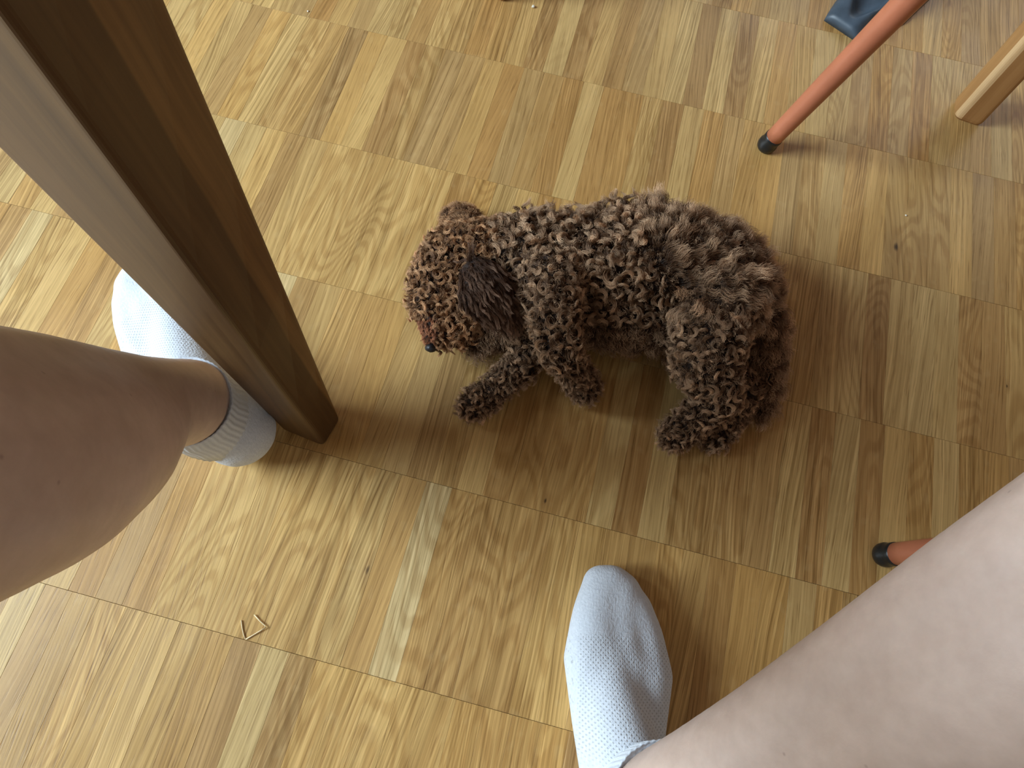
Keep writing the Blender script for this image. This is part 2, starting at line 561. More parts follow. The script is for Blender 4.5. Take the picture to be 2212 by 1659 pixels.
sv, sf = stave_geometry(SW, ROWD)
stave_me = bpy.data.meshes.new('parquet_stave')
stave_me.from_pydata(sv, [], sf)
stave_me.materials.append(M_PARQUET)
cells = []
for r in range(-14, 18):
    offr = OFF.get(r, random.random())
    for i in range(-108, 108):
        x = (i + offr + 0.5) * SW
        y = ROW0 + (r + 0.5) * ROWD
        if abs(x) > 2.45 or not -2.15 < y < 2.75: continue
        tn, wm = tones.get((r, i), (min(.95, max(.05, random.gauss(.52, .15))), random.random()))
        sd, fg = figs.get((r, i), (random.random(), random.choice((0.0, 0.1, 0.3, 0.9))))
        inside = 0
        for fx in (-.5, 0, .5):
            for fy in (-.5, -.25, 0, .25, .5):
                u, v, _ = seen_px(Vector((x + fx * SW, y + fy * ROWD, 0)))
                inside += (0 <= u <= 2212 and 0 <= v <= 1659)
        depth = seen_px(Vector((x, y, 0)))[2]
        cells.append((-inside / max(depth, .1) ** 2, x, y, tn, wm, sd, fg))
cells.sort()
n_single = sum(1 for c in cells[:300] if c[0] < 0)
for c in cells[:n_single]:
    o = bpy.data.objects.new('parquet_stave', stave_me)
    o.location = (c[1], c[2], random.uniform(-0.00014, 0.0))
    o.rotation_euler = (random.gauss(0, .0004), random.gauss(0, .002), 0)
    o.color = (c[3], c[4], c[5], c[6])
    link(o, floor)
V, F, A = [], [], []
for c in cells[n_single:]:
    b0 = len(V)
    V += [(v[0] + c[1], v[1] + c[2], v[2]) for v in sv]
    F += [tuple(k + b0 for k in f) for f in sf]
    A += [(c[3], c[4], c[5], c[6])] * len(sv)
rest = mesh_obj('outer_parquet', V, F, M_PARQUET_FAR, floor)
at = rest.data.attributes.new('stave', 'FLOAT_COLOR', 'POINT')
at.data.foreach_set('color', np.array(A, dtype=np.float32).ravel())
tag(rest, kind='stuff')

# ------------------------------------------------------------------ walls and window (outside the frame)
bm = bmesh.new()
for lo, hi in (((-2.6, -2.2, 0), (-2.5, 2.8, 0.75)), ((-2.6, -2.2, 2.2), (-2.5, 2.8, 2.6)), ((-2.6, -2.2, 0.75), (-2.5, -1.15, 2.2)), ((-2.6, 0.45, 0.75), (-2.5, 2.8, 2.2))):
    add_box(bm, lo, hi)
tag(bm_obj('wall_left', bm, M_PLASTER), kind='structure')
bm = bmesh.new()
for lo, hi in (((-2.56, -1.15, 0.75), (-2.5, -1.08, 2.2)), ((-2.56, 0.38, 0.75), (-2.5, 0.45, 2.2)), ((-2.56, -1.08, 0.75), (-2.5, 0.38, 0.82)), ((-2.56, -1.08, 2.13), (-2.5, 0.38, 2.2)), ((-2.56, -0.38, 0.82), (-2.5, -0.32, 2.13))):
    add_box(bm, lo, hi, 0.004, 1)
win = tag(bm_obj('window_1', bm, M_FRAME), kind='structure')
bm = bmesh.new()
add_box(bm, (-2.536, -1.08, 0.82), (-2.530, -0.38, 2.13))
add_box(bm, (-2.536, -0.32, 0.82), (-2.530, 0.38, 2.13))
bm_obj('pane', bm, M_GLASS, win)

# ------------------------------------------------------------------ table
def table_corners(z):
    a0, a1 = on(612, 930), on(0, 325, 0.34)
    b0 = on(701, 966)
    c0, c1 = on(737, 907), on(360, 0, 0.382)
    a = a0 + (a1 - a0) * (z / 0.34)
    b = Vector((b0.x, b0.y, z))
    c = c0 + (c1 - c0) * (z / 0.382)
    for p in (a, b, c): p.z = z
    return a, b, c, a + c - b


def rounded_quad(cs, r, seg=4):
    out = []
    n = len(cs)
    for i in range(n):
        p, q, s = cs[i - 1], cs[i], cs[(i + 1) % n]
        d1, d2 = (p - q).normalized() * r, (s - q).normalized() * r
        for k in range(seg + 1):
            u = k / seg
            out.append(q + d1 * (1 - u) ** 2 + d2 * u ** 2)
    return out


tb = table_corners(0.0)
table = empty('dining_table', (tb[1].x, tb[1].y, 0))
tag(table, 'dark brown wooden table on a tapered square leg beside the left sock', 'table')
org = Vector((tb[1].x, tb[1].y, 0))


def table_leg(shift, mirror=(1, 1)):
    bm = bmesh.new()
    rings = []
    for z, inset in ((0.0, 0.0035), (0.003, 0.0008), (0.006, 0.0), (0.1, 0), (0.2, 0), (0.3, 0), (0.4, 0), (0.55, 0), (0.715, 0)):
        cs = list(table_corners(z))
        cen = sum(cs, Vector()) / 4
        cs = [p + (cen - p).normalized() * inset for p in cs]
        rg = rounded_quad(cs, 0.0045, 5)
        rings.append([Vector(((p.x - org.x) * mirror[0] + shift[0], (p.y - org.y) * mirror[1] + shift[1], p.z)) for p in rg])
    prism(bm, rings)
    return bm_obj('leg', bm, M_TABLE, table)


table_leg((0, 0))
for sh, mi in (((-0.05, 0.86), (1, -1)), ((1.32, 0.86), (-1, -1)), ((1.32, 0.0), (-1, 1))):
    table_leg(sh, mi)
bm = bmesh.new()
add_box(bm, (-0.12, -0.06, 0.715), (1.40, 0.93, 0.745), 0.006)
bm_obj('tabletop', bm, M_TABLE, table)

# ------------------------------------------------------------------ orange-red tubular chair
b1 = on(1655, 314, 0.004)
b2 = on(1908, 1199, 0.004)
t1 = on(1962, 0, 0.20)
lean1 = (t1 - b1) / (0.20 - 0.004)
axis = Vector((0.94, 0.34, 0)).normalized()
side = Vector((axis.y, -axis.x, 0))
l1 = Vector((lean1.x, lean1.y, 0))
lean2 = Vector((0.19, -0.02, 0))
mid = (b1 + b2) / 2
chair = empty('dining_chair', (mid.x, mid.y, 0))
tag(chair, 'chair on splayed round orange-red legs with black rubber tips', 'chair')


def orange_leg(b, lean):
    d = Vector((lean.x, lean.y, 1.0)).normalized()
    bm = bmesh.new()
    base = b - Vector((mid.x, mid.y, 0))
    hs = [0.012, 0.03, 0.1, 0.2, 0.3, 0.43]
    prism(bm, tube_rings([base + d * h for h in hs], [0.0092 + 0.010 * h for h in hs], 28))
    lg = bm_obj('leg', bm, M_ORANGE, chair, True)
    bm = bmesh.new()
    prof = [(-0.0035, 0.0070), (-0.0025, 0.0092), (0.0, 0.0102), (0.004, 0.0106), (0.0065, 0.0100), (0.0075, 0.0096), (0.012, 0.0098), (0.0155, 0.0099), (0.0165, 0.0088)]
    prism(bm, tube_rings([base + d * h for h, r in prof], [r for h, r in prof], 28))
    tip = bm_obj('rubber_tip', bm, M_RUBBER, lg, True)
    tip['label'] = 'black rubber tip'


orange_leg(b1, l1)
orange_leg(b2, lean2)
back = axis * 0.40
orange_leg(b1 + back, axis * -l1.dot(axis) + side * l1.dot(side))
orange_leg(b2 + back, axis * -l1.dot(axis))
bm = bmesh.new()
cen = back * 0.58
rings = []
for z, s in ((0.425, 0.80), (0.432, 0.95), (0.445, 1.0), (0.458, 0.97), (0.463, 0.88)):
    pts = []
    for k in range(32):
        a = 2 * math.pi * k / 32
        ex = lambda v: math.copysign(abs(v) ** 0.55, v)
        p = cen + axis * (0.175 * s * ex(math.cos(a))) + side * (0.185 * s * ex(math.sin(a)))
        pts.append((p.x, p.y, z))
    rings.append(pts)
prism(bm, rings)
bm_obj('seat', bm, M_SEAT, chair, True)

# ------------------------------------------------------------------ wooden chair on the far side
wr = on(2058, 257)
wl = on(1094, 7)
wchair = empty('wooden_chair', (wr.x, wr.y, 0))
tag(wchair, 'brown wooden chair with straight rounded-edge rectangular legs, behind the orange-red chair leg', 'chair')


def wood_leg(x0, y0, h=0.44, w=0.0315, d=0.030):
    bm = bmesh.new()
    rings = []
    for z, i in ((0.0, 0.002), (0.003, 0.0004), (0.006, 0.0), (0.2, 0.0), (h, 0.0)):
        cs = [Vector((x0 + i, y0 + d - i, z)), Vector((x0 + i, y0 + i, z)), Vector((x0 + w - i, y0 + i - 0.004, z)), Vector((x0 + w - i, y0 + d - i - 0.004, z))]
        rings.append(rounded_quad(cs, 0.0075, 6))
    prism(bm, rings)
    lg = bm_obj('leg', bm, M_CHAIRWOOD, wchair)
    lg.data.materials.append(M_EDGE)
    for f in lg.data.polygons:              # the front-left edge is paler
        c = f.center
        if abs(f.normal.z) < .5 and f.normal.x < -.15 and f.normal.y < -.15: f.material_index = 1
    return lg


dx, dy = wl.x - wr.x, wl.y - wr.y
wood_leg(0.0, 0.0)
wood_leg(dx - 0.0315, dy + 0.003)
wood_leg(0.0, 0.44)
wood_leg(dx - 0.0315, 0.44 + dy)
bm = bmesh.new()
add_box(bm, (dx - 0.045, -0.03, 0.425), (0.045, 0.48, 0.45), 0.008)
bm_obj('seat', bm, M_CHAIRWOOD, wchair)
bm = bmesh.new()
add_box(bm, (dx - 0.03, 0.445, 0.62), (0.03, 0.465, 0.88), 0.006)
add_box(bm, (dx - 0.03, 0.445, 0.44), (dx, 0.465, 0.63), 0.004)
add_box(bm, (0.0, 0.445, 0.44), (0.03, 0.465, 0.63), 0.004)
bm_obj('backrest', bm, M_CHAIRWOOD, wchair)

# ------------------------------------------------------------------ plastic foot of a stand, behind the orange leg
f1, f2 = on(1783, 47), on(1843, 87)
ux = (f2 - f1).normalized()
uy = Vector((-ux.y, ux.x, 0))
fo = (f1 + f2) / 2
stand = empty('floor_stand', fo, math.atan2(ux.y, ux.x))
tag(stand, 'slate blue plastic stand foot with scooped top, at the frame edge behind the orange-red leg', 'stand')
NX, NY = 29, 31
grid = []
for j in range(NY):
    v = j / (NY - 1)
    y = v * 0.13
    half_l = 0.0222 + 0.010 * min(1, v * 2.2) ** 0.8
    half_r = 0.0222 + 0.026 * min(1, v * 1.9) ** 0.8
    for i in range(NX):
        s = -1 + 2 * i / (NX - 1)
        x = s * (half_l if s < 0 else half_r)
        top = 0.010 + 0.055 * v ** 0.9
        edge = abs(s) ** 5
        z = top * (1 - 0.55 * edge)
        # the scoop: a teardrop hollow that opens towards the socket
        cx_ = 0.002 + 0.004 * v
        wdt = 0.004 + 0.0165 * min(1, max(0, (v - 0.07)) / 0.22)
        if v > 0.07:
            q = (x - cx_) / wdt
            z -= 0.015 * min(1, (v - 0.07) / 0.16) * max(0, 1 - q * q) ** 1.0
        if s > 0.52:
            z -= 0.030 * (s - 0.52) / 0.48 * min(1, v * 4)
        grid.append((x, y, max(z, 0.003)))
nb = len(grid)
verts = grid + [(x, y, 0.0) for (x, y, z) in grid]
faces = []
for j in range(NY - 1):
    for i in range(NX - 1):
        a = j * NX + i
        faces.append((a, a + 1, a + NX + 1, a + NX))
        faces.append((nb + a, nb + a + NX, nb + a + NX + 1, nb + a + 1))
for i in range(NX - 1):
    faces.append((i, nb + i, nb + i + 1, i + 1))
    a = (NY - 1) * NX + i
    faces.append((a, a + 1, nb + a + 1, nb + a))
for j in range(NY - 1):
    a = j * NX
    faces.append((a, a + NX, nb + a + NX, nb + a))
    a = j * NX + NX - 1
    faces.append((a, nb + a, nb + a + NX, a + NX))
mesh_obj('foot', verts, faces, M_PLASTIC, stand, True)
bm = bmesh.new()
prism(bm, tube_rings([(0.006, 0.076, 0.012), (0.006, 0.076, 0.034), (0.006, 0.076, 0.040), (0.006, 0.076, 0.0401), (0.006, 0.076, 0.026)], [0.0105, 0.0105, 0.0098, 0.0075, 0.0070], 24))
bm_obj('socket', bm, M_SOCKET, stand, True)

# ------------------------------------------------------------------ person: two seated legs in white ankle socks
person = empty('person', (0.0, -0.40, 0.0))
tag(person, 'seated person with bare legs apart, wearing white ankle socks flat on the floor', 'person')
PO = Vector((0.0, -0.40, 0.0))


def foot_frame(heel, toe):
    d = (toe - heel); d.z = 0
    L = d.length
    d.normalize()
    return Vector((heel.x, heel.y, 0)), math.atan2(-d.x, d.y), L


L_HEEL, L_RZ, L_LEN = foot_frame(Vector((-0.2150, 0.0990, 0)), Vector((-0.405, 0.242, 0)))
R_HEEL, R_RZ, R_LEN = foot_frame(Vector((0.1370, -0.137, 0)), Vector((0.0900, 0.0945, 0)))


def in_foot(heel, rz, p):
    c, s = math.cos(rz), math.sin(rz)
    return Vector((heel.x + c * p[0] - s * p[1], heel.y + s * p[0] + c * p[1], p[2]))


def build_sock(heel, rz, L, mir, ank):
    k = L / 0.24

    def S(x, y, z, r): return (x * mir, y * k, z, r)
    chains = [
        [S(0, 0.033, 0.031, 0.0325), S(ank * .3, 0.075, 0.028, 0.030), S(0.006, 0.120, 0.024, 0.028), S(0.0155, 0.165, 0.021, 0.0255), S(0.0145, 0.196, 0.017, 0.0205), S(0.0105, 0.211, 0.0160, 0.0195), S(0.002, 0.2215, 0.0155, 0.0180)],
        [S(0.0, 0.055, 0.027, 0.029), S(-0.012, 0.115, 0.021, 0.026), S(-0.0235, 0.155, 0.0175, 0.0225), S(-0.022, 0.182, 0.015, 0.0185), S(-0.014, 0.205, 0.0145, 0.0175)],
        [S(0.014, 0.196, 0.017, 0.0205), S(-0.003, 0.190, 0.017, 0.0195), S(-0.021, 0.180, 0.015, 0.018)],
        [S(0.013, 0.165, 0.021, 0.0255), S(-0.004, 0.160, 0.020, 0.0245), S(-0.021, 0.155, 0.0175, 0.0225)],
        [S(-0.003, 0.120, 0.024, 0.028), S(-0.004, 0.160, 0.020, 0.0245), S(-0.003, 0.190, 0.017, 0.0195), S(-0.005, 0.2165, 0.0155, 0.0182)],
        [S(0.010, 0.2225, 0.0145, 0.0165), S(-0.010, 0.207, 0.0135, 0.0155)],
        [S(ank * .4, 0.045, 0.045, 0.034), S(ank * .8, 0.056, 0.060, 0.0345)],
        [S(ank * .8, 0.062, 0.060, 0.0325), S(0.003 + ank * .3, 0.105, 0.045, 0.026), S(0.006, 0.145, 0.031, 0.022), S(0.006, 0.180, 0.022, 0.017)],
    ]
    me = fused(chains, 0.0022, 30, 0.0006)
    me.name = 'sock'
    me.materials.append(M_SOCK)
    o = bpy.data.objects.new('sock', me)
    o.location = heel - PO
    o.rotation_euler = (0, 0, rz)
    link(o, person)
    return o


def build_cuff(sock, cs, n=312):
    """Ribbed cuff: rings (centre x, y, z, rx, ry, tilt) in the foot's own frame; ribs run up the cuff."""
    bm = bmesh.new()
    rings = []
    for (x, y, z, rx, ry, tilt) in cs:
        pts = []
        for i in range(n):
            a = 2 * math.pi * i / n
            rib = 1.0 + 0.007 * math.sin(a * 52) + 0.004 * math.sin(a * 17 + 1)
            pts.append(Vector((x + rx * rib * math.cos(a), y + ry * rib * math.sin(a), z + tilt * math.sin(a))))
        rings.append(pts)
    prism(bm, rings)
    return bm_obj('cuff', bm, M_RIB, sock, True)


left_sock = build_sock(L_HEEL, L_RZ, L_LEN, 1, -0.013)
build_cuff(left_sock, [(-0.011, 0.051, 0.050, 0.0345, 0.0400, 0.010), (-0.011, 0.051, 0.062, 0.0360, 0.0400, 0.004), (-0.014, 0.050, 0.075, 0.0355, 0.0385, 0.0), (-0.014, 0.050, 0.0865, 0.0350, 0.0375, 0.0),
                       (-0.014, 0.050, 0.0885, 0.0343, 0.0368, 0.0), (-0.014, 0.050, 0.086, 0.0332, 0.0355, 0.0)])
right_sock = build_sock(R_HEEL, R_RZ, R_LEN, -1, -0.014)
build_cuff(right_sock, [(0.007, 0.066, 0.050, 0.0345, 0.0420, 0.006), (0.012, 0.068, 0.062, 0.0365, 0.0420, 0.004), (0.017, 0.072, 0.074, 0.0365, 0.0405, 0.0), (0.020, 0.075, 0.083, 0.0362, 0.0395, 0.0),
                        (0.020, 0.075, 0.085, 0.0355, 0.0388, 0.0), (0.020, 0.075, 0.082, 0.0345, 0.0378, 0.0)])


def leg_chain(ankle, knee, hip, post, r, bulge=(1, 1, 1, 1, 1, 1, 1)):
    """Spheres down the shin, plus the calf muscle bulging towards `post`."""
    ax = lambda u: ankle + (knee - ankle) * u
    shin, calf = [], []
    for u, rr in ((-0.12, .031), (0.0, .0340), (0.10, .0335), (0.22, .0345), (0.36, .038), (0.52, .043), (0.68, .046), (0.84, .047), (1.0, .052)):
        p = ax(u); shin.append((*(p - PO), rr * r))
    for (u, rr, o), bl in zip(((0.06, .024, .010), (0.18, .025, .011), (0.28, .034, .017), (0.40, .043, .022), (0.54, .049, .023), (0.70, .050, .020), (0.9, .045, .012)), bulge):
        p = ax(u) + post * (o * bl); calf.append((*(p - PO), rr * r))
    thigh = []
    for u, rr in ((0, .054), (0.2, .056), (0.5, .066), (0.8, .080), (1.0, .088)):
        p = knee + (hip - knee) * u; thigh.append((*(p - PO), rr))
    return [shin, calf, thigh]


LA = in_foot(L_HEEL, L_RZ, (-0.014, 0.050, 0.085))
RA = in_foot(R_HEEL, R_RZ, (0.017, 0.074, 0.082))
L_KNEE = Vector((-0.193, -0.028, 0.475))
R_KNEE = Vector((0.300, 0.196, 0.470))
L_HIP, R_HIP = Vector((-0.10, -0.43, 0.53)), Vector((0.11, -0.34, 0.53))
chains = leg_chain(LA, L_KNEE, L_HIP, Vector((0.80, -0.60, 0)), 1.0, (.75, .75, .78, .88, .98, 1.0, 1.0)) + leg_chain(RA, R_KNEE, R_HIP, Vector((0.35, -0.94, 0)), 1.0)
chains.append([(*(L_HIP - PO), .095), (0.005, 0.0, 0.54, .11), (*(R_HIP - PO), .095)])
me = fused(chains, 0.004, 10)
me.name = 'body'
me.materials.append(M_SKIN)
link(bpy.data.objects.new('body', me), person)
sh = []
for kn, hp in ((L_KNEE, L_HIP), (R_KNEE, R_HIP)):
    sh.append([(*(kn + (hp - kn) * u - PO), rr) for u, rr in ((0.55, .081), (0.8, .094), (1.0, .104))])
sh.append([(*(L_HIP - PO), .105), (0.005, 0.0, 0.54, .12), (*(R_HIP - PO), .105)])
me = fused(sh, 0.008, 4)
me.name = 'shorts'
me.materials.append(M_SHORTS)
link(bpy.data.objects.new('shorts', me), person)

# ------------------------------------------------------------------ the sleeping puppy
DO = on(1330, 590)
DO.z = 0
dog = empty('poodle_puppy', DO)
tag(dog, 'curly brown poodle puppy asleep on its side on the parquet', 'dog')


def B(px, py, z, r):
    p = on(px, py, z) - DO
    return (p.x, p.y, p.z, r)


# region, weight of limb: chains of spheres under the coat
BONES = [
    ('torso', [B(1085, 560, .048, .033), B(1140, 562, .050, .038), B(1215, 572, .050, .0415), B(1330, 572, .052, .0480), B(1430, 574, .053, .0500), B(1520, 592, .052, .0465), B(1580, 632, .048, .036)]),
    ('torso', [B(1150, 640, .040, .028), B(1250, 655, .038, .030), B(1360, 690, .036, .026), B(1440, 690, .036, .024)]),
    ('torso', [B(1150, 650, .040, .026), B(1075, 700, .030, .021), B(1035, 725, .024, .015)]),
    ('head', [B(985, 560, .047, .028), B(963, 605, .048, .0285), B(950, 640, .044, .0250)]),
    ('head', [B(985, 560, .047, .028), B(1085, 560, .048, .033)]),
    ('head', [B(1000, 620, .044, .029), B(990, 690, .036, .0215)]),
    ('muzzle', [B(955, 645, .043, .024), B(951, 695, .037, .0185), B(943, 722, .032, .0110), B(936, 737, .030, .0070)]),
    ('front_near', [B(1190, 605, .072, .026), B(1196, 680, .074, .0185), B(1212, 755, .064, .0130), B(1240, 800, .040, .0110), B(1263, 835, .018, .0115)]),
    ('front_far', [B(1160, 690, .030, .020), B(1128, 785, .022, .0120), B(1072, 838, .016, .0105), B(1022, 875, .0125, .0110)]),
    ('hind_near', [B(1560, 650, .070, .032), B(1535, 720, .070, .029), B(1525, 780, .062, .0235), B(1560, 850, .045, .0150), B(1508, 900, .030, .0125), B(1460, 938, .0155, .0120)]),
    ('hind_far', [B(1560, 690, .032, .028), B(1500, 775, .026, .0200), B(1600, 840, .022, .0140), B(1582, 895, .016, .0105), B(1545, 945, .012, .0100)]),
    ('tail', [B(1615, 650, .040, .020), B(1655, 720, .030, .012), B(1660, 800, .020, .008), B(1650, 860, .011, .006), B(1640, 890, .008, .004)]),
    ('far_ear', [B(1000, 520, .030, .012), B(1000, 482, .022, .0125), B(985, 478, .018, .010)]),
]
dog_me = fused([c for _, c in BONES], 0.0028, 4, 0.0008)
dog_me.name = 'body'
dog_me.materials.append(M_HIDE)
dog_body = link(bpy.data.objects.new('body', dog_me), dog)

# near ear: a soft leaf-shaped flap lying over the cheek
ear_a, ear_b = on(1018, 566, .080) - DO, on(1098, 690, .066) - DO
ed = (ear_b - ear_a); EL = ed.length; ed.normalize()
en = (Vector((0, 0, 1)) - ed * ed.z).normalized()
ew = en.cross(ed)
rings = []
for k in range(15):
    s = k / 14
    w = 0.0240 * math.sin(math.pi * min(1, 0.16 + 0.80 * s)) ** 0.75 * (0.62 + 0.55 * s) + 0.001
    c_ = ear_a + ed * (EL * s) + en * (0.010 * math.sin(math.pi * s) + 0.003) - ew * 0.004 * math.sin(math.pi * s)
    pts = []
    for q in range(18):
        a = 2 * math.pi * q / 18
        x = math.cos(a)
        pts.append(c_ + ew * (w * x) + en * (0.0028 * math.sin(a) - 0.007 * x * x * (w / 0.02)))
    rings.append(pts)
bm = bmesh.new()
prism(bm, rings)
ear = bm_obj('ear', bm, M_HIDE, dog, True)

bm = bmesh.new()
bmesh.ops.create_uvsphere(bm, u_segments=20, v_segments=14, radius=1.0)
npos = on(930, 752, .0315) - DO
tow = (Vector(BONES[6][1][2][:3]) - Vector(BONES[6][1][0][:3])).normalized()
sidev = tow.cross(Vector((0, 0, 1))).normalized()
upv = sidev.cross(tow)
for v in bm.verts:
    x, y, z = v.co
    tri = 1.0 - 0.25 * z
    p = sidev * (0.0052 * x * tri) + tow * (0.0040 * y) + upv * (0.0050 * z)
    if y > 0.3 and abs(abs(x) - 0.45) < 0.22 and abs(z) < 0.25:      # nostrils
        p -= tow * 0.0016
    v.co = npos + p
bm_obj('nose', bm, M_NOSE, dog, True)['label'] = 'small dark nose'

# ---- coat: every curl is a bundle of strands
me = dog_me
me.calc_loop_triangles()
nv = len(me.vertices)
VC = np.empty(nv * 3); me.vertices.foreach_get('co', VC); VC = VC.reshape(-1, 3)
nt = len(me.loop_triangles)
TI = np.empty(nt * 3, dtype=np.int32); me.loop_triangles.foreach_get('vertices', TI); TI = TI.reshape(-1, 3)


def sample_tris(VC, TI, n):
    a, b, c = VC[TI[:, 0]], VC[TI[:, 1]], VC[TI[:, 2]]
    cr = np.cross(b - a, c - a)
    ar = np.linalg.norm(cr, axis=1)
    idx = rng.choice(len(TI), n, p=ar / ar.sum())
    u, v = rng.random(n), rng.random(n)
    f = u + v > 1
    u[f], v[f] = 1 - u[f], 1 - v[f]
    p = a[idx] + (b - a)[idx] * u[:, None] + (c - a)[idx] * v[:, None]
    return p, cr[idx] / np.maximum(ar[idx], 1e-12)[:, None]


def nrm(v):
    return v / np.maximum(np.linalg.norm(v, axis=-1, keepdims=True), 1e-9)


def thin(p, d):
    """Keep points at least d apart (grid hash)."""
    keep, cellz = [], {}
    for i, q in enumerate(p):
        k = tuple((q / d).astype(int))
        ok = True
        for ax in (-1, 0, 1):
            for ay in (-1, 0, 1):
                for az in (-1, 0, 1):
                    for j in cellz.get((k[0] + ax, k[1] + ay, k[2] + az), ()):
                        if ((p[j] - q) ** 2).sum() < d * d: ok = False; break
                    if not ok: break
                if not ok: break
            if not ok: break
        if ok:
            keep.append(i); cellz.setdefault(k, []).append(i)
    return np.array(keep)


# nearest bone segment of each sample gives region and combing direction
SEG = []
for reg, ch in BONES:
    for a, b in zip(ch, ch[1:]):
        SEG.append((reg, np.array(a[:3]), np.array(b[:3]), (a[3] + b[3]) / 2, a[3], b[3]))


def classify(p):
    best = np.full(len(p), 1e9); reg = np.zeros(len(p), int); dirs = np.zeros((len(p), 3))
    for i, (rg, a, b, r, ra, rb) in enumerate(SEG):
        ab = b - a
        t = np.clip(((p - a) @ ab) / (ab @ ab), 0, 1)
        d = np.linalg.norm(p - a - t[:, None] * ab, axis=1) - (ra + (rb - ra) * t)
        m = d < best
        best[m] = d[m]; reg[m] = i
        dirs[m] = ab / np.linalg.norm(ab)
    return reg, dirs


def locks(p, n, flow, spec):
    """Strand points for bundles rooted at p with normal n combed along flow. spec: dict of ranges."""
    N = len(p)
    K, S = spec['strands'], spec['pts']
    U = lambda k: rng.uniform(spec[k][0], spec[k][1], (N, 1))
    t = nrm(flow - (flow * n).sum(1, keepdims=True) * n + rng.normal(0, spec.get('mess', .35), (N, 3)))
    al = U('lift')
    a = nrm(n * al + t * (1 - al))
    u = nrm(np.cross(a, rng.normal(0, 1, (N, 3))))
    v = np.cross(a, u)
    L, R, T = U('len'), U('rad'), U('turns')
    sgn = rng.choice([-1.0, 1.0], (N, 1))
    ph0 = rng.uniform(0, 2 * np.pi, (N, 1))
    s = np.linspace(0, 1, S)[None, None, :]
    # per strand variation
    jl = rng.uniform(.80, 1.05, (N, K, 1)); jp = rng.normal(0, spec.get('phase', .22), (N, K, 1))
    r0 = np.sqrt(rng.random((N, K, 1))) * spec['width']; ra = rng.uniform(0, 2 * np.pi, (N, K, 1))
    ox, oy = r0 * np.cos(ra), r0 * np.sin(ra)
    ang = 2 * np.pi * T[:, :, None] * s * jl + ph0[:, :, None]
    ang = sgn[:, :, None] * ang + jp * (0.3 + s)
    rad = R[:, :, None] * np.minimum(1, s * 3.0) * (1 - .25 * s)
    cx_ = rad * np.cos(ang); cy_ = rad * np.sin(ang)
    clump = 1.0 - spec.get('clump', .55) * s
    cz = L[:, :, None] * s * jl
    X = cx_ + ox * clump; Y = cy_ + oy * clump
    pts = p[:, None, None, :] + X[..., None] * u[:, None, None, :] + Y[..., None] * v[:, None, None, :] + cz[..., None] * a[:, None, None, :]
    # roots spread on the hide, strands sag a little
    pts[..., 2] -= spec.get('sag', .004) * (s ** 2)
    pts += rng.normal(0, spec.get('frizz', .0003), pts.shape) * s[..., None]
    pts[..., 2] = np.maximum(pts[..., 2], 0.0007)
    tint = np.repeat(np.clip(rng.normal(spec.get('tint', .5), .27, (N, 1)), 0, 1), K, 1) + rng.normal(0, .08, (N, K))
    return pts.reshape(N * K, S, 3), np.clip(tint, 0, 1).reshape(-1)


def coat(name, batches, mat, width):
    hc = bpy.data.hair_curves.new(name)
    sizes = []
    P, Tn, Rr = [], [], []
    for pts, tint in batches:
        n, S, _ = pts.shape
        sizes += [S] * n
        P.append(pts.reshape(-1, 3)); Tn.append(tint)
        tp = np.linspace(1, 0, S)
        Rr.append(np.tile(width * (0.35 + 0.65 * tp ** 0.6), n))
    hc.add_curves(sizes)
    P = np.concatenate(P).astype(np.float32)
    hc.points.foreach_set('position', P.ravel())
    ra = hc.attributes.get('radius') or hc.attributes.new('radius', 'FLOAT', 'POINT')
    ra.data.foreach_set('value', np.concatenate(Rr).astype(np.float32))
    ti = hc.attributes.new('tint', 'FLOAT', 'CURVE')
    ti.data.foreach_set('value', np.concatenate(Tn).astype(np.float32))
    hc.materials.append(mat)
    return link(bpy.data.objects.new(name, hc), dog)


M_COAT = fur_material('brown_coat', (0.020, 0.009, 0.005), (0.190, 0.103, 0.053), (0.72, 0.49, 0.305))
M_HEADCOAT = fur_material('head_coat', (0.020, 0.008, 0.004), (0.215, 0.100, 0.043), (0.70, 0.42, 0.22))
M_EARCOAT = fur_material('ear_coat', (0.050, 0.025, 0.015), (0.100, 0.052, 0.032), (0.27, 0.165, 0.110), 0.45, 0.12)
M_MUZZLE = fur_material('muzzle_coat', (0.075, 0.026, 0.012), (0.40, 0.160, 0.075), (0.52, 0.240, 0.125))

pp, nn = sample_tris(VC, TI, 42000)
regi, fl = classify(pp)
regn = np.array([s[0] for s in SEG])[regi]
visible = (nn[:, 2] > -0.55) & (pp[:, 2] > 0.002)
NOSEV = np.array(npos)
xs = pp[:, 0]
W0 = np.array(on(1400, 500, .09) - DO)
RUMP = np.array(on(1560, 520, .08) - DO)
curl = dict(strands=44, pts=17, len=(.008, .014), rad=(.0034, .0052), turns=(.8, 1.35), lift=(.35, .70), width=.0030, mess=.55, phase=.13, sag=.003, frizz=.00025, clump=.45)
wave = dict(strands=56, pts=15, len=(.016, .028), rad=(.0010, .0019), turns=(1.2, 2.2), lift=(.10, .24), width=.0058, mess=.26, phase=.24, sag=.002, frizz=.0003, clump=.14)
tight = dict(strands=34, pts=17, len=(.007, .011), rad=(.0028, .0042), turns=(.8, 1.4), lift=(.45, .80), width=.0024, mess=.6, phase=.14, sag=.002, frizz=.0002, clump=.5)
paw = dict(strands=28, pts=12, len=(.006, .011), rad=(.0018, .0030), turns=(.7, 1.2), lift=(.30, .55), width=.0022, mess=.5, sag=.002, tint=.42)
under = dict(strands=6, pts=7, len=(.006, .011), rad=(.0008, .0016), turns=(.5, .9), lift=(.4, .8), width=.0030, mess=.8, sag=.001, tint=.12, frizz=.0006)  # low tint darkens the undercoat to deepen the shaded gaps between curls


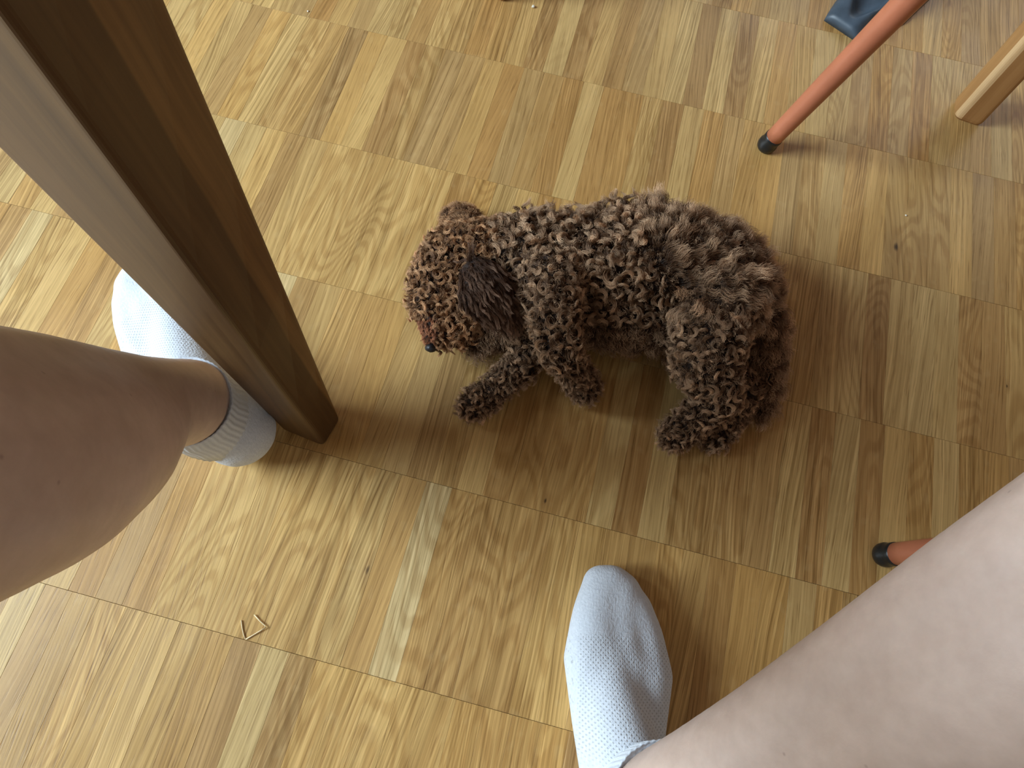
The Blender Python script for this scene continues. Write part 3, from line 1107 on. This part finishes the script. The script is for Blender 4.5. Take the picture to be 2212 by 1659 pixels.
def pick(mask, d):
    idx = np.where(mask & visible)[0]
    return idx[thin(pp[idx], d)]


def bundles(idx, spec):
    return locks(pp[idx], nn[idx], fl[idx], spec)


is_torso = regn == 'torso'
# the coat falls from the spine to the belly, and fans out over the rump
DOWN = np.array(on(1330, 760, .05) - on(1290, 420, .05)); DOWN /= np.linalg.norm(DOWN)
FAN = np.array(on(1415, 610, .09) - DO)
radial = pp - FAN; radial[:, 2] *= .3
radial = nrm(radial)
drump = np.linalg.norm((pp - np.array(on(1560, 520, .08) - DO))[:, :2], axis=1)
wr_ = np.clip((.085 - drump) / .02, 0, 1)[:, None]
tor = (is_torso | (drump < .07))[:, None]
fl = np.where(tor, nrm((DOWN[None, :] * (1 - wr_) + radial * wr_)), fl)
drump = np.linalg.norm((pp - RUMP)[:, :2], axis=1)
rump_m = (is_torso | (regn == 'hind_near') | (regn == 'hind_far')) & (drump < 0.075)
back_px = np.array([seen_px(Vector(q) + DO)[:2] for q in pp])
belly = is_torso & (back_px[:, 1] > 690)
body_c = is_torso & ~rump_m & ~belly
ridge = (back_px[:, 1] < 555) & (back_px[:, 0] > 1120)
lock = dict(wave, strands=42, pts=17, len=(.015, .024), rad=(.0020, .0034), turns=(1.2, 1.9), lift=(.22, .42), width=.0032, mess=.30, phase=.16, frizz=.0003, clump=.45)
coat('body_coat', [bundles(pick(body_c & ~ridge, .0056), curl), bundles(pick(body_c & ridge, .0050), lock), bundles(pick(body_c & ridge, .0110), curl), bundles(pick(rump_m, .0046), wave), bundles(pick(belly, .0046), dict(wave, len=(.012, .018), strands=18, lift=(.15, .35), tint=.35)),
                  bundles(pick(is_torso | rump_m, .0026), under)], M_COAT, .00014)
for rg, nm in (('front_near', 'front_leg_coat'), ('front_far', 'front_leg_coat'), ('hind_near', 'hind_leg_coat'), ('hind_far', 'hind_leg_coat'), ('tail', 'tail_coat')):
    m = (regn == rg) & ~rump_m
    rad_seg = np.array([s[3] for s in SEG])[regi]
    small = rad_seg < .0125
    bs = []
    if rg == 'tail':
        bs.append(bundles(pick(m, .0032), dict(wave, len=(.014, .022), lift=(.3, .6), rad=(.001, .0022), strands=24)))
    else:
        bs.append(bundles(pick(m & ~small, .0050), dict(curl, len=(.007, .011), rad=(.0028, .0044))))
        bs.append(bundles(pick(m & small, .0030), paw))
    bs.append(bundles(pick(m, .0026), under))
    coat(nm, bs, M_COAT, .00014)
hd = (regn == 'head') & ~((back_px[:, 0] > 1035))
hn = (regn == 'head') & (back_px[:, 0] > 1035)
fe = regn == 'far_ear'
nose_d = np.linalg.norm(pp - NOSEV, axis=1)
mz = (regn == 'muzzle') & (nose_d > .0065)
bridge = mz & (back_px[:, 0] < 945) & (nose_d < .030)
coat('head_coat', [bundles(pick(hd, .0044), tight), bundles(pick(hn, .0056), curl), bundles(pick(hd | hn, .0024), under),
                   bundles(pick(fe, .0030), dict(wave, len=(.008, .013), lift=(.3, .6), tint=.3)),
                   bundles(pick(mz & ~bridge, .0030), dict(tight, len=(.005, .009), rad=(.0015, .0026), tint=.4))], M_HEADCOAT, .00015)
coat('muzzle_coat', [bundles(pick(bridge, .0018), dict(strands=12, pts=6, len=(.003, .006), rad=(.0003, .0007), turns=(.3, .6), lift=(.2, .45), width=.0016, mess=.35, sag=.0)),
                     bundles(pick(mz, .0022), dict(strands=6, pts=6, len=(.003, .006), rad=(.0003, .0008), turns=(.3, .6), lift=(.2, .5), width=.0016, mess=.5, sag=.0, tint=.3))], M_MUZZLE, .00013)
em = ear.data
em.calc_loop_triangles()
EV = np.array([v.co for v in em.vertices]); ET = np.array([t.vertices for t in em.loop_triangles])
ep, enr = sample_tris(EV, ET, 6000)
up = enr[:, 2] > -0.2
ep, enr = ep[up], enr[up]
k = thin(ep, .0026)
ep, enr = ep[k], enr[k]
efl = np.tile(np.array(ed), (len(ep), 1))
coat('ear_coat', [locks(ep, enr, efl, dict(strands=26, pts=15, len=(.012, .022), rad=(.0005, .0012), turns=(1.0, 2.0), lift=(.00, .06), width=.0020, mess=.14, phase=.25, sag=.003, frizz=.0002, clump=.55))], M_EARCOAT, .00014)

# ------------------------------------------------------------------ bits lying on the floor
def fibre(name, pts, r, label, mat=M_STRAW, cat='fibre'):
    bm = bmesh.new()
    prism(bm, tube_rings([on(x, y, z) for x, y, z in pts], [r] * len(pts), 8))
    o = bm_obj(name, bm, mat, None, True)
    return tag(o, label, cat)


fibre('straw_fibre', [(549, 1328, .0012), (560, 1340, .0012), (573, 1352, .0014), (575, 1355, 0.0014), (560, 1364, .0012), (545, 1373, .0009), (531, 1381, .0008)], .0005,
      'pale straw fibre bent into a sharp angle on the parquet, lower left')
fibre('grass_blade', [(521, 1340, .0008), (523, 1356, .0008), (526, 1370, .0008), (530, 1381, .0008)], .00045, 'thin brown straw fibre touching the bent pale one')


def crumb(px, py, r, label):
    bm = bmesh.new()
    bmesh.ops.create_icosphere(bm, subdivisions=2, radius=r)
    c = on(px, py, r * 0.62)
    for v in bm.verts:
        v.co = c + Vector((v.co.x * (1 + random.uniform(-.25, .25)), v.co.y * (1 + random.uniform(-.25, .25)), v.co.z * 0.7 * (1 + random.uniform(-.2, .1))))
    o = bm_obj('crumb', bm, M_CRUMB)
    tag(o, label, 'crumb')


crumb(1152, 14, .0021, 'pale crumb on the parquet beside the wooden chair leg at the frame top')
crumb(665, 24, .0011, 'tiny white crumb on the parquet right of the table leg top')
crumb(1957, 465, .0011, 'tiny white crumb on the bare parquet right of the dog')
